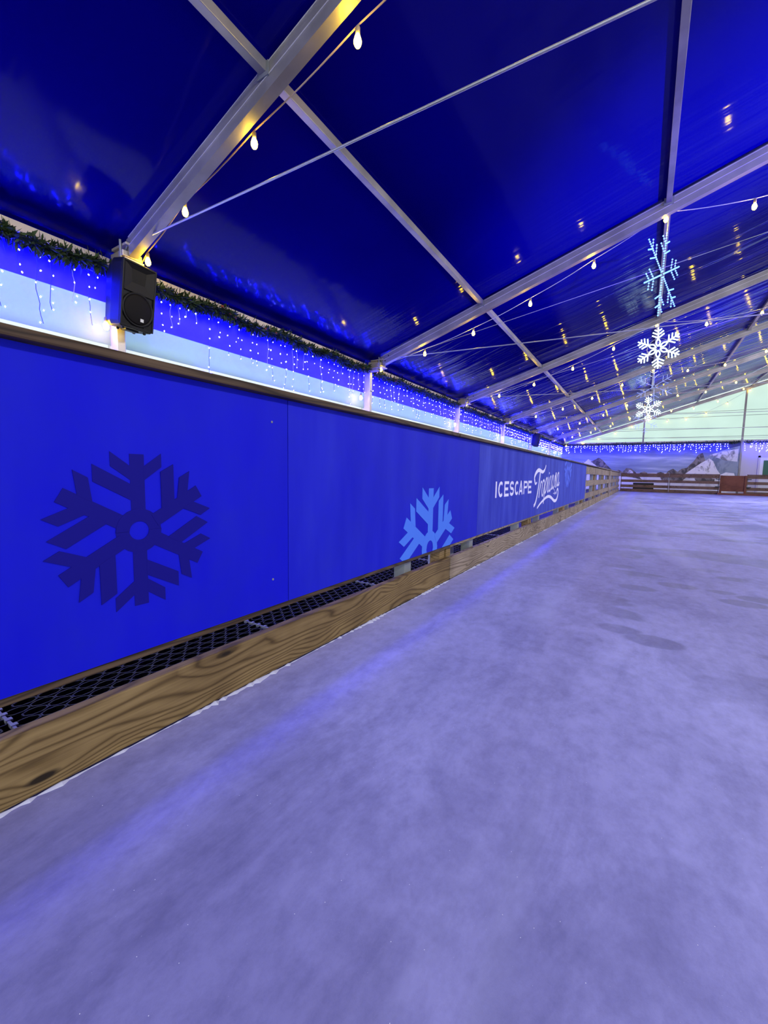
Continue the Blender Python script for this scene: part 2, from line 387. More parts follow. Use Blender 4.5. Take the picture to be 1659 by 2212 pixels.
# rafters, posts, eave rails, purlins
RW, RD = .09, .20
for k in range(-2, 7):
    y = 2.45+5*k
    nm = {-2:'aluminium roof rafter farthest behind the viewer', -1:'aluminium roof rafter just behind the viewer', 0:'large aluminium roof rafter nearest the viewer, above the big black speaker',
          6:'aluminium roof rafter framing the bright far gable'}.get(k, 'aluminium roof rafter, %s beyond the big one above the speaker' % ORD[max(k,1)-1])
    t = thing('roof_rafter', (EX,y,EZ), nm, 'rafter', 'roof rafters of the tent')
    mb = MB()
    dz = .03
    for xa, xb in ((EX+.46,RX),(RX,XR-.46)):
        za, zb = rz(xa)-dz, rz(xb)-dz
        mb.prism([(xa,za),(xb,zb),(xb,zb-RD),(xa,za-RD)], 1, y-RW/2, y+RW/2)
    mb.build('rafter_beam', alu, t)
    for s_ in (-1,1):                                              # keder tracks along the sides of the profile
        for off in (.012, .10):
            x_ = EX+.46
            MB().prism([(x_,rz(x_)-dz-off),(RX,rz(RX)-dz-off),(RX,rz(RX)-dz-off-.008),(x_,rz(x_)-dz-off-.008)], 1, y+s_*(RW/2+.0005), y+s_*(RW/2+.006)).build('keder_track', alu_post, t)
    if k >= 1:
        for x_, o_ in ((-3.5,.09),(-3.38,.14),(-3.3,.07)):
            MB().lathe([(.013,0),(.013,.012),(.006,.014)], 8, 0, Matrix.Translation((x_, y-RW/2, rz(x_)-dz-o_)) @ Matrix.Rotation(R(90),4,'X')).build('bolt', bolt_m, t)
for k in range(-1, 7):
    y = 2.45+5*k
    nm = {-1:'white aluminium tent post behind the viewer',0:'white aluminium tent post behind the big black speaker',6:'white aluminium tent post in the far left corner'}.get(k,
         'white aluminium tent post, %s beyond the speaker post' % ORD[max(k,1)-1])
    t = thing('tent_post', (-3.87,y,-.045), nm, 'post', 'upright posts along the left tent wall')
    MB().box((-3.98,y-.045,-.045),(-3.76,y+.045,3.02)).build('upright', alu_post, t, bevel=.006)
    MB().box((-3.985,y-.09,-.045),(-3.74,y+.048,-.03)).build('base_plate', galv, t)
    for yy in (y-.028,y+.028):
        MB().lathe([(.011,0),(.011,.012),(.005,.014)], 8, 0, Matrix.Translation((-3.76,yy,2.62)) @ Matrix.Rotation(R(90),4,'Y')).build('bolt', bolt_m, t)
for k in range(-1, 6):
    ya, yb = 2.45+5*k+.05, 2.45+5*k+4.95
    nm = 'cream eave rail above the garland, ' + ('left of the big speaker post' if k == -1 else 'right of the big speaker post' if k == 0 else 'from %s to %s post beyond the speaker' % (ORD[k-1],ORD[k]))
    tag(MB().box((-3.9,ya,3.09),(-3.84,yb,3.185)).build('eave_rail', metal('cream_rail',(.75,.62,.5),.5,.1), bevel=.005), nm, 'rail', 'eave rails along the left wall')
PX = [-1.36, 1.36, 3.8, 6.35, 8.8]
PN = ['lowest','second','third','fourth','highest']
for i, x in enumerate(PX):
    for k in range(-2, 6):
        ya, yb = 2.45+5*k+RW/2+.002, 2.45+5*(k+1)-RW/2-.002
        z = rz(x)-.055
        bn = 'behind the viewer' if k == -2 else 'over the viewer' if k == -1 else 'in the bay past the speaker' if k == 0 else 'in the %s bay past the speaker' % ORD[k]
        t = thing('purlin', (x,ya,z), 'aluminium purlin, %s of five up the slope, %s' % (PN[i], bn), 'purlin', 'purlins of the tent roof')
        MB().box((x-.035,ya,z-.04),(x+.035,yb,z+.04)).build('tube', alu, t, bevel=.004)
        for yy, s_ in ((ya,1),(yb,-1)): MB().box((x-.06,yy,z-.07),(x+.06,yy+s_*.012,z+.03)).build('end_bracket', galv, t)

# eave brackets and tie cables
brass_m = metal('clamp_steel', (.6,.52,.42), .4, .5)
def bracket(y, lab):
    t = thing('eave_bracket', (-3.6,y,3.0), lab, 'bracket', 'corner brackets on the tent posts')
    MB().box((-3.72,y-.085,3.215),(-3.42,y+.04,3.24)).build('clamp_plate', brass_m, t, bevel=.003)
    MB().box((-3.76,y-.10,3.065),(-3.42,y+.10,3.085)).build('clamp_plate', brass_m, t, bevel=.003)
    MB().box((-3.80,y-.06,3.021),(-3.56,y+.06,3.214)).build('knuckle', brass_m, t, bevel=.01)
    MB().box((-3.55,y-.10,3.11),(-3.46,y+.10,3.17)).build('cross_bar', brass_m, t, bevel=.006)
    MB().prism([(-3.60,3.14),(-3.44,3.17),(-3.37,3.33),(-3.50,3.30)],1,y-.04,y+.04).build('hinge_arm', alu, t, bevel=.008)
    for dy in (-.10,.09):
        MB().tube([(-3.5,y+dy,3.04),(-3.5,y+dy,3.27)], .012, 8).build('bolt', galv, t)
    MB().tube([(-3.5,y-.05,3.17),(-3.46,y-.05,3.22),(-3.40,y-.01,3.25)], .012, 8).build('shackle', galv, t, smooth=True)
for k in range(0, 7):
    y = BAY[k]
    bracket(y, 'metal corner bracket ' + ('with clamps directly above the big black speaker' if k == 0 else 'at the top of the %s post beyond the speaker' % ORD[k-1]))
def tie(k):
    y = BAY[k]; pts = []
    for i in range(25):
        x = -3.42+ (RX+3.42)*i/24
        pts.append((x, y, 2.965+.295*((x-11)/14.4)**2))
    full = pts+[(2*RX-p[0],p[1],p[2]) for p in pts[-2::-1]]
    tag(MB().tube(full, .009, 6).build('tie_cable', cable_m, smooth=True),
        'steel tie cable crossing the tent ' + ('from the bracket above the big speaker' if k == 0 else 'from the %s bracket beyond the speaker' % ORD[k-1]), 'cable', 'horizontal tie cables')
for k in range(0, 6): tie(k)
for k in range(1, 6):
    pts = []
    for i in range(9):
        f = i/8; x = -3.45+12.2*f; pts.append((x, BAY[k]+.1+4.75*f, rz(x)-.13-.02*math.sin(math.pi*f)))
    tag(MB().tube(pts, .006, 5).build('brace_wire', cable_m),
        'thin diagonal bracing wire under the roof, %s bay past the big rafter' % ORD[k], 'wire', 'diagonal bracing wires')

# ------------------------------------------------------------------ far gable: posts, straps, mural, door
for x, nm in ((1.1,'left of the two dark gable posts, rising behind the hanging snowflakes'),(6.13,'right of the two gable posts, at the mural edge'),(11.1,'gable post under the ridge'),(16.1,'gable post farthest right')):
    t = thing('gable_post', (x,Y1,-.02), 'slim metal '+nm if 'post' in nm else nm, 'post', 'posts of the far gable')
    MB().box((x-.045,Y1-.06,-.02),(x+.045,Y1+.035,rz(x)-.23)).build('upright', metal('gable_post_metal',(.3,.28,.27),.5,.3), t)
    MB().box((x-.09,Y1-.08,-.02),(x+.09,Y1+.037,.0)).build('base_plate', galv, t)
tag(MB().box((EX,Y1-.03,3.17),(XR,Y1+.036,3.26)).build('gable_beam', metal('gable_beam_metal',(.5,.47,.45),.5,.3)), 'long horizontal beam under the bright far gable', 'beam')
for z, nm in ((3.5,'lowest'),(4.0,'second lowest'),(4.72,'second highest'),(5.03,'highest')):
    x0 = EX+(z-EZ)/SL+.1
    tag(MB().tube([(x0,Y1+.045,z),((x0+XR-(x0-EX))/2,Y1+.045,z-.02),(XR-(x0-EX),Y1+.045,z)], .012, 5).build('gable_strap', simple('strap_grey',(.25,.27,.26),.6)),
        '%s grey strap across the bright far gable' % nm, 'strap', 'straps across the far gable')
# mural of snowy mountains
def mural():
    m_sky, nt, p = mat('print_sky_blue_lit')
    v = coords(nt,(.35,1,3.2)); n = N(nt,'ShaderNodeTexNoise', Scale=1.0, Detail=5.0, Distortion=.4); nt.links.new(v, n.inputs['Vector'])
    sx = N(nt,'ShaderNodeSeparateXYZ'); tc = N(nt,'ShaderNodeTexCoord'); nt.links.new(tc.outputs['Object'], sx.inputs[0])
    mz = N(nt,'ShaderNodeMapRange'); mz.inputs[1].default_value = 2.15; mz.inputs[2].default_value = 2.75; nt.links.new(sx.outputs[2], mz.inputs[0])  # blue icicle light painted into the top of the printed sky
    nt.links.new(mix(nt, mz.outputs[0], ramp(nt, n.outputs[0], [(.35,(.2,.24,.36)),(.55,(.33,.38,.5)),(.7,(.6,.63,.7))]), (.05,.055,.16)), p.inputs['Base Color']); p.inputs['Roughness'].default_value=.7
    def rock(name, a, b, sc_, th):
        m, nt, p = mat(name); n = N(nt,'ShaderNodeTexNoise', Scale=sc_, Detail=6.0, Roughness=.65, Distortion=.5); nt.links.new(coords(nt,(1,1,.7),(0,0,0),(0,R(35),0)), n.inputs['Vector'])
        nt.links.new(ramp(nt, n.outputs[0], [(th-.06,a),(th+.05,b)]), p.inputs['Base Color']); p.inputs['Roughness'].default_value=.7; return m
    m_rock = rock('print_rock', (.07,.06,.05),(.26,.22,.18), 3.5, .5)
    m_snow = rock('print_snow_face', (.18,.16,.14),(.85,.8,.77), 3.0, .42)
    m_white = rock('print_snow', (.7,.68,.66),(.9,.87,.84), 1.6, .42)
    m_teal = rock('print_far_slope', (.16,.2,.24),(.3,.34,.38), 1.2, .5)
    m_glac = rock('print_glacier', (.2,.2,.2),(.75,.72,.71), 2.6, .47)
    y = Y1-.075; mb = MB()
    mb.box((EX+.05,y,0.0),(6.07,y+.02,3.16),0)
    d = [y-.001]
    def poly(pts, mi):
        d[0] -= .0012; n_ = len(pts); mb.add([(a,d[0],b) for a,b in pts],[tuple(range(n_))],mi)
    poly([(EX+.06,.02),(6.06,.02),(6.06,1.1),(4,1.25),(1,1.2),(-1,1.3),(EX+.06,1.25)],3)
    poly([(4.2,.9),(6.06,.9),(6.06,2.9),(5.6,2.75),(4.9,2.5),(4.4,2.2)],4)
    poly([(4.6,2.35),(5.2,2.55),(6.0,2.72),(6.0,1.95),(5.5,2.0),(5.0,2.2)],5)
    poly([(5.2,1.12),(5.5,1.3),(5.9,1.25),(6.0,.9),(5.1,.9)],3)
    poly([(-3.8,1.6),(-3.3,1.85),(-2.9,1.8),(-2.4,1.95),(-2.0,1.7),(-2.2,1.3),(-3.8,1.3)],5)
    poly([(-2.9,1.3),(-2.35,1.85),(-2.1,2.12),(-1.9,2.0),(-1.4,1.5),(-.9,1.15),(-.9,1.0),(-2.9,1.0)],2)
    poly([(-1.95,1.95),(-1.72,2.05),(-1.45,2.22),(-1.2,2.05),(-.95,1.75),(-.62,1.4),(-.3,1.18),(-.75,1.12),(-1.3,1.45)],1)
    poly([(-.55,1.15),(-.2,1.4),(0.05,1.25),(.25,1.52),(.55,1.48),(.8,1.25),(1.0,1.0),(1.2,.75),(.6,.9),(.1,.95),(-.4,1.0)],1)
    poly([(.3,1.15),(.48,1.42),(.62,1.3),(.75,1.05),(.5,1.05)],2)
    poly([(1.05,1.2),(1.3,1.3),(1.5,1.18),(1.45,1.1),(1.1,1.1)],1)
    poly([(2.0,1.2),(2.2,1.28),(2.4,1.2),(2.4,1.12),(2.0,1.12)],1)
    poly([(2.4,.98),(2.6,1.35),(2.85,1.5),(3.1,1.3),(3.3,1.5),(3.55,1.55),(3.9,2.0),(4.1,2.4),(4.3,2.5),(4.5,1.9),(4.2,1.2),(3.6,.95)],1)
    poly([(3.3,1.0),(3.8,1.45),(4.25,1.85),(4.65,2.15),(4.85,1.98),(5.05,1.5),(5.3,1.1),(5.35,.9),(3.4,.9)],2)
    poly([(2.2,.95),(2.8,1.05),(3.6,.98),(3.4,.75),(2.3,.75)],1)
    poly([(4.0,.9),(4.4,1.0),(5.0,.9),(5.0,.7),(4.1,.72)],1)
    o = mb.build('mountain_mural', [m_sky,m_rock,m_snow,m_white,m_teal,m_glac], recalc=False)
    tag(o, 'printed backdrop of snowy mountains hanging on the far wall', 'mural')
mural()
# exit door in the white wall
d1 = tag(MB().box((6.95,Y1+.0,0),(7.05,Y1+.039,2.3)).box((8.3,Y1+.0,0),(8.4,Y1+.039,2.3)).box((6.95,Y1+.0,2.2),(8.4,Y1+.039,2.3)).build('door_1', white_wall), kind='structure')
MB().box((7.05,Y1+.015,.02),(8.3,Y1+.038,2.2)).build('door_leaf', simple('door_white',(.82,.8,.82),.5), d1)
MB().box((7.2,Y1+.005,.95),(8.15,Y1+.0145,2.03)).build('door_panel', simple('door_green',(.02,.13,.06),.5), d1)

# ------------------------------------------------------------------ rink barrier
J0 = .15
def barrier(k):
    ya, yb = J0+3*k+.008, J0+3*(k+1)-.008
    if k == -1: nm = 'timber barrier section at the left edge of view, beside the viewer'
    elif k == 0: nm = 'nearest full timber barrier section, in front of the honeycomb matting'
    else: nm = 'timber barrier section, %s beyond the nearest full one' % ORD[k-1]
    t = thing('rink_barrier', (0,ya,0), nm, 'barrier', 'timber barrier sections along the left side')
    wk = wood_kick if k < 1 else wood_rail
    MB().box((-.045,ya,.004),(0,yb,.19)).build('kick_board', wk, t, bevel=.005)
    for z0, z1 in ((.275,.43),(.615,.78),(.95,1.17)):
        MB().box((-.045,ya,z0),(-.001,yb,z1)).build('rail', wood_rail if k > 0 else wood_cap, t, bevel=.005)
    MB().box((-.16,ya,1.182),(.048,yb,1.21)).build('cap_rail', wood_cap if k < 5 else wood_rail, t, bevel=.006)
    for yy, m_ in ((ya+.05,wood_post),(yb-.06,wood_post),(ya+.6,galv),(yb-.64,galv)):
        if k == 0 and yy < ya+1: continue
        wd = .045
        MB().box((-.135,yy-wd,-.045),(-.046,yy+wd,1.181)).build('post', m_, t, bevel=.004)
    return t
for k in range(-2, 10): barrier(k)
# thicker joint post near the far end
t = thing('joint_post', (.02,20.95,0), 'pale thick post standing proud of the barrier before its far end', 'post')
MB().box((.002,20.85,.0),(.05,21.05,1.16)).build('upright', wood('pale_timber',1,(.3,.23,.18),(.45,.37,.32),(.55,.46,.42),knots=False), t)
for z in (.2,.6,1.0):
    MB().box((.0505,20.95,z),(.056,21.0,z+.1)).build('hinge', galv, t)

def far_barrier(x0, x1, lab, grp='timber barrier sections along the far end'):
    y = 30.3
    t = thing('rink_barrier', ((x0+x1)/2,y,0), lab, 'barrier', grp)
    MB().box((x0,y,.004),(x1,y+.045,.19)).build('kick_board', wood_far, t)
    for z0, z1 in ((.27,.44),(.60,.76),(.93,1.13)):
        MB().box((x0,y,z0),(x1,y+.045,z1)).build('rail', wood_far, t)
    MB().box((x0,y-.04,1.135),(x1,y+.14,1.165)).build('cap_rail', wood_far, t)
    n = max(2, round((x1-x0)/1.05))
    for i in range(n):
        px = x0+.03+(x1-x0-.06)*i/(n-1) if n > 1 else x0
        MB().box((px-.022,y+.046,-.02),(px+.022,y+.10,1.134)).build('post', galv, t)
far_barrier(.06, 2.6, 'dark timber barrier section in the far left corner, under the dark mural hills')
far_barrier(2.62, 5.0, 'dark timber barrier section at the far end, just left of the red-brown gate')
far_barrier(6.2, 8.9, 'timber barrier section at the far end, just right of the red-brown gate')
far_barrier(8.92, 11.5, 'timber barrier section at the far end, second to the right of the gate')
t = thing('barrier_gate', (5.6,30.25,0), 'solid red-brown plywood gate in the far barrier', 'gate')
MB().box((5.02,30.28,.2),(6.18,30.32,1.09)).build('gate_panel', gate_red, t)
for x in (5.06,6.14):
    MB().box((x-.05,30.24,.02),(x+.05,30.279,1.1)).build('gate_stile', gate_red, t)
for z in (.42,.86):
    for x in (4.92,6.28): MB().box((x-.1,30.24,z),(x+.1,30.29,z+.05)).build('hinge', bolt_m, t)
tag(MB().box((4.9,29.95,.001),(8.2,30.235,.1)).build('gate_step', gate_red, bevel=.01), 'low red-brown step on the ice in front of the gate', 'step')
tag(MB().box((.75,30.6,-.02),(1.85,30.95,.56)).build('storage_bench', simple('dark_bench',(.03,.025,.025),.6), bevel=.01), 'dark box standing behind the far left barrier rails', 'box')
tag(MB().box((-.34,3.42,-.045),(-.30,3.95,.36)).build('plastic_panel', simple('pale_plastic',(.7,.72,.85),.5), bevel=.01), 'pale plastic panel leaning behind the gap in the barrier, below the light blue snowflake', 'panel')

# ------------------------------------------------------------------ blue boards with print
def flake_shapes(R_, w_=.088):
    """six-armed swirl snowflake in the unit of its radius: list of convex polygons"""
    P = []
    st, h = .09*R_, .17*R_
    n = 24; ro, ri = .29*R_, .125*R_
    for i in range(n):
        a, b = 2*math.pi*i/n, 2*math.pi*(i+1)/n
        P.append([(ri*math.cos(a),ri*math.sin(a)),(ro*math.cos(a),ro*math.sin(a)),(ro*math.cos(b),ro*math.sin(b)),(ri*math.cos(b),ri*math.sin(b))])
    for k in range(6):
        c, s = math.cos(R(60*k)), math.sin(R(60*k))
        def T(q): return (q[0]*c-q[1]*s, q[0]*s+q[1]*c)
        polys = [[(-st,.24*R_),(st,.24*R_),(st,R_),(-st,R_)]]
        for sg in (-1,1):
            polys.append([(sg*st*.9,.66*R_),(sg*st*.9,.84*R_),(sg*.32*R_,1.02*R_),(sg*.32*R_,.84*R_)][::sg])
        polys.append([(-st*.9,.40*R_),(-st*.9,.61*R_),(-.52*R_,.86*R_),(-.52*R_,.65*R_)][::-1])
        P += [[T(q) for q in pl] for pl in polys]
    return P
def clip(poly, lo, hi):
    def cut(pl, inside, z):
        out = []
        for i in range(len(pl)):
            a, b = pl[i], pl[(i+1)%len(pl)]
            if inside(a): out.append(a)
            if inside(a) != inside(b):
                t_ = (z-a[1])/(b[1]-a[1]); out.append((a[0]+(b[0]-a[0])*t_, z))
        return out
    pl = cut(poly, lambda q: q[1] >= lo, lo)
    return cut(pl, lambda q: q[1] <= hi, hi) if pl else []
def decal(name, polys, cy, cz, m, parent, x=.0132, sy=1.0, zlo=.306, zhi=1.178):
    mb = MB()
    for i, pl in enumerate(polys):
        q = clip([(cy+a*sy, cz+b) for a,b in pl], zlo, zhi)
        if len(q) > 2: mb.prism(q, 0, x-.0009, x+.0004+.00016*(i%12))
    return mb.build(name, m, parent)
def stroke(pts, r):
    """ribbon polygons of half width r along a smoothed polyline"""
    P = [Vector(p) for p in pts]
    if len(P) > 2:
        q = []
        for i in range(len(P)-1):
            p0, p1, p2, p3 = P[max(i-1,0)], P[i], P[i+1], P[min(i+2,len(P)-1)]
            for s_ in range(5):
                t_ = s_/5
                q.append(.5*((2*p1)+(p2-p0)*t_+(2*p0-5*p1+4*p2-p3)*t_*t_+(3*p1-p0-3*p2+p3)*t_**3))
        P = q+[P[-1]]
    n = len(P); out = []; L = []
    for i in range(n):
        d = (P[min(i+1,n-1)]-P[max(i-1,0)]).normalized(); nn = Vector((-d.y,d.x))
        rr_ = r(i/(n-1)) if callable(r) else r
        L.append((P[i]+nn*rr_, P[i]-nn*rr_))
    for i in range(n-1):
        out.append([tuple(L[i][0]),tuple(L[i][1]),tuple(L[i+1][1]),tuple(L[i+1][0])])
    return out
BX = .012
edges = [-3.59,-1.15,1.29,3.73,6.17,8.61,12.1]
blab = ['blue board out of view beside the viewer','large blue board with the big navy snowflake','blue board with the light blue snowflake cut off by its lower edge',
        'scuffed blue board with the plain white capitals','worn blue board with the white script lettering','faded blue board at the far end of the row, with a faint snowflake']
B = []
for i in range(6):
    o = MB().box((0,edges[i]+.002,.304),(BX,edges[i+1]-.002,1.181)).build('advertising_board', boards_m[max(0,i-1)], loc=(0,edges[i],.304))
    B.append(tag(o, blab[i], 'board', 'blue boards fixed to the barrier'))
d_ = decal('snowflake_print', flake_shapes(.234), .66, .689, decal_dark, B[1]); d_['label'] = 'navy snowflake print'
d_ = decal('snowflake_print', flake_shapes(.44), 2.72, .335, decal_light, B[2]); d_['label'] = 'light blue snowflake print'
d_ = decal('snowflake_print', flake_shapes(.46), 9.03, 1.12, decal_pale, B[5], sy=1.0); d_['label'] = 'faint snowflake print'
# capitals
H0, H1, sw = .640, .812, .030
def arc(cx, cz, rx, rz_, a0, a1, n=14): return [(cx+rx*math.cos(R(a0+(a1-a0)*i/n)), cz+rz_*math.sin(R(a0+(a1-a0)*i/n))) for i in range(n+1)]
def glyph(c, a, b):
    w2 = .016; hw = .013; m_ = (a+b)/2; Hm = (H0+H1)/2; rx = (b-a)/2-w2; rz_ = (H1-H0)/2-w2; out = []
    def bar(p, q, t_=w2): out.extend(stroke([p,q], t_))
    if c == 'I': bar((m_,H0),(m_,H1),.02)
    if c == 'C': out.extend(stroke(arc(m_,Hm,rx,rz_,48,312), w2))
    if c == 'E':
        bar((a+w2,H0),(a+w2,H1)); bar((a+.002,H1-w2),(b,H1-w2)); bar((a+.002,Hm),(b-.03,Hm)); bar((a+.002,H0+w2),(b,H0+w2))
    if c == 'S':
        zt, zb = H1-w2-.036, H0+w2+.036
        out.extend(stroke(arc(m_,zt,rx,.036,25,250)+arc(m_,zb,rx,.036,70,-155), w2))
    if c == 'A':
        bar((a+w2*.8,H0),(m_,H1)); bar((b-w2*.8,H0),(m_,H1)); bar((a+.05,H0+.045),(b-.05,H0+.045),.013)
    if c == 'P':
        bar((a+w2,H0),(a+w2,H1)); rp = .034
        out.extend(stroke([(a+.002,H1-w2),(b-.06,H1-w2)]+arc(b-.06,H1-w2-rp,.044,rp,80,-80)+[(b-.06,H1-w2-2*rp),(a+.002,H1-w2-2*rp)], .014))
    return out
ext = [(4.25,4.315),(4.362,4.542),(4.585,4.762),(4.806,4.978),(5.026,5.205),(5.224,5.402),(5.457,5.657),(5.694,5.893)]
for c, (a, b) in zip('ICESCAPE', ext): decal('letter', glyph(c, a, b), 0, 0, letter_m, B[3])
SC = {'T_top': ([(6.22,.785),(6.13,.764),(6.07,.805),(6.05,.853),(6.08,.89),(6.15,.927),(6.28,.962),(6.41,.957),(6.56,.94),(6.67,.955),(6.75,.993),(6.8,1.046)], lambda t_: .012+.016*math.sin(math.pi*t_)),
 'T_stem': ([(6.41,.932),(6.39,.858),(6.36,.759),(6.31,.661),(6.26,.569),(6.18,.485),(6.09,.449)], .022),
 'r': ([(6.4,.554),(6.43,.658),(6.47,.737),(6.5,.787),(6.55,.787)], .018),
 'o': ([(6.7,.819),(6.62,.781),(6.59,.679),(6.6,.602),(6.64,.575),(6.7,.609),(6.74,.702),(6.75,.785),(6.7,.819)], .016),
 'p1': ([(6.88,.837),(6.83,.753),(6.78,.622),(6.75,.445)], .015),
 'p2': ([(6.8,.616),(6.83,.753),(6.9,.842),(6.96,.837),(6.96,.751),(6.91,.656),(6.83,.605)], .015),
 'i': ([(7.09,.864),(7.05,.777),(7.02,.669),(7.05,.625),(7.1,.64)], .016), 'id': ([(7.1,.94),(7.11,.913)], .018),
 'c': ([(7.27,.875),(7.22,.864),(7.16,.776),(7.14,.667),(7.2,.632),(7.28,.669)], .016),
 'a': ([(7.43,.898),(7.36,.847),(7.31,.747),(7.35,.662),(7.43,.711),(7.47,.802),(7.47,.898),(7.46,.779),(7.46,.688),(7.51,.669),(7.56,.709)], .015),
 'n': ([(7.65,.69),(7.62,.772),(7.62,.888),(7.65,.801),(7.69,.917),(7.74,.918),(7.72,.8),(7.71,.706),(7.76,.688)], .015),
 'a2': ([(7.96,.949),(7.86,.901),(7.8,.8),(7.84,.71),(7.92,.739),(7.98,.829),(7.99,.95),(7.98,.823),(7.96,.72),(8.03,.725),(8.09,.773)], .015),
 'swash': ([(6.32,.403),(6.49,.454),(6.72,.501),(6.97,.541),(7.18,.545),(7.4,.513),(7.56,.471),(7.72,.446),(7.88,.46),(7.98,.525),(8.01,.604),(7.95,.654),(7.88,.631),(7.83,.561)], lambda t_: .012+.014*math.sin(math.pi*t_)),
 's1': ([(7.7,.624),(7.71,.553)], .012), 's2': ([(7.63,.582),(7.79,.586)], .009), 'd1': ([(7.54,.584),(7.58,.584)], .008), 'd2': ([(7.6,.643),(7.64,.643)], .008)}
for ks in (('T_top','T_stem'),('r',),('o',),('p1','p2'),('i','id'),('c',),('a',),('n',),('a2',),('swash',),('s1','s2'),('d1',),('d2',)):
    P = []
    for q in ks: P += stroke(*SC[q])
    decal('flourish' if ks[0][0] == 's' and len(ks[0]) > 2 else 'star' if ks[0] in ('s1','d1','d2') else 'letter', P, 0, 0, letter_m, B[4])
# fixings on the near board
for y, z in ((1.2,1.08),(1.2,.42)):
    MB().lathe([(.005,0),(.005,.0015),(.002,.002)], 8, 0, Matrix.Translation((BX,y,z)) @ Matrix.Rotation(R(90),4,'Y')).build('screw', galv, B[1])

# ------------------------------------------------------------------ honeycomb matting behind the barrier
def honeymat(y0, n, lab):
    cy, cx = .078, .052
    mb = MB(); x0, x1 = -1.02, -.15; nx = int((x1-x0)/cx)
    zt, zb = -.018, -.044
    def ring(px, py, rx, ry, ins):
        k = 8; out = []; inn = []
        for i in range(k):
            a = math.pi/8+2*math.pi*i/k
            out.append((px+rx*math.cos(a), py+ry*math.sin(a))); inn.append((px+ins*rx*math.cos(a), py+(1-(1-ins)*rx/ry)*ry*math.sin(a)))
        vs = [(a,b,zt) for a,b in out]+[(a,b,zt) for a,b in inn]+[(a,b,zb) for a,b in inn]+[(a,b,zb) for a,b in out]
        fs = []
        for i in range(k):
            j = (i+1)%k; fs += [(i,j,j+k,i+k),(i+k,j+k,j+2*k,i+2*k),(j,i,i+3*k,j+3*k)]
        mb.add(vs, fs)
    for j in range(n):
        for i in range(nx):
            ring(x0+cx*(i+.5), y0+cy*(j+.5)+(cy/2 if i % 2 else 0), cx*.53, cy*.53, .80)
    t = thing('rubber_mat', (-.6,y0,-.044), lab, 'mat', 'honeycomb rubber mats behind the barrier')
    mb.build('honeycomb', mat_m, t, recalc=False)
    c = MB()
    for i in range(nx): c.box((x0+cx*i+.016,y0-.008,-.02),(x0+cx*i+.036,y0+.012,-.012))
    c.box((x0,y0-.006,-.03),(x1,y0+.003,-.014)); c.build('joining_clip', clip_m, t)
mk = ['first','second','third','fourth','fifth','sixth','seventh']
for i in range(7):
    honeymat(-.66+1.12*i, 14, 'black honeycomb rubber mat behind the barrier, %s from the left' % mk[i])
tag(MB().box((-3.6,-7,-.044),(-1.03,29,-.03)).box((-1.03,7.3,-.044),(-.15,29,-.03)).build('walkway_matting', mat_m), 'plain black walkway matting between the barrier and the tent wall', 'matting')

# crusty snow along the kick boards, also standing in for light under them
mb = MB(); rng = random.Random(3); y = -2.0; q_ = []
while y < 22:
    st = .018 if y < 6 else .05
    q_.append((y, max(0,.5+.5*math.sin(y*7.3)+rng.uniform(-.7,.5)), rng.uniform(.2,1))); y += st
vs = []; fs = []
for y, a, b in q_:
    wd = .003+.026*a*b; h = .0012+.010*a*b
    vs += [(.0006,y,.0002),(.0006,y,h*.9),(wd*.35,y,h),(wd*.8,y,h*.45),(wd,y,.0004)]
for i in range(len(q_)-1):
    for q in range(4): fs.append((i*5+q,i*5+q+1,i*5+q+6,i*5+q+5))
mb.add(vs, fs)
tag(mb.build('snow_crust_and_light', snow_m), 'crusty white snow and painted light along the foot of the left kick boards', 'snow', kind='stuff')

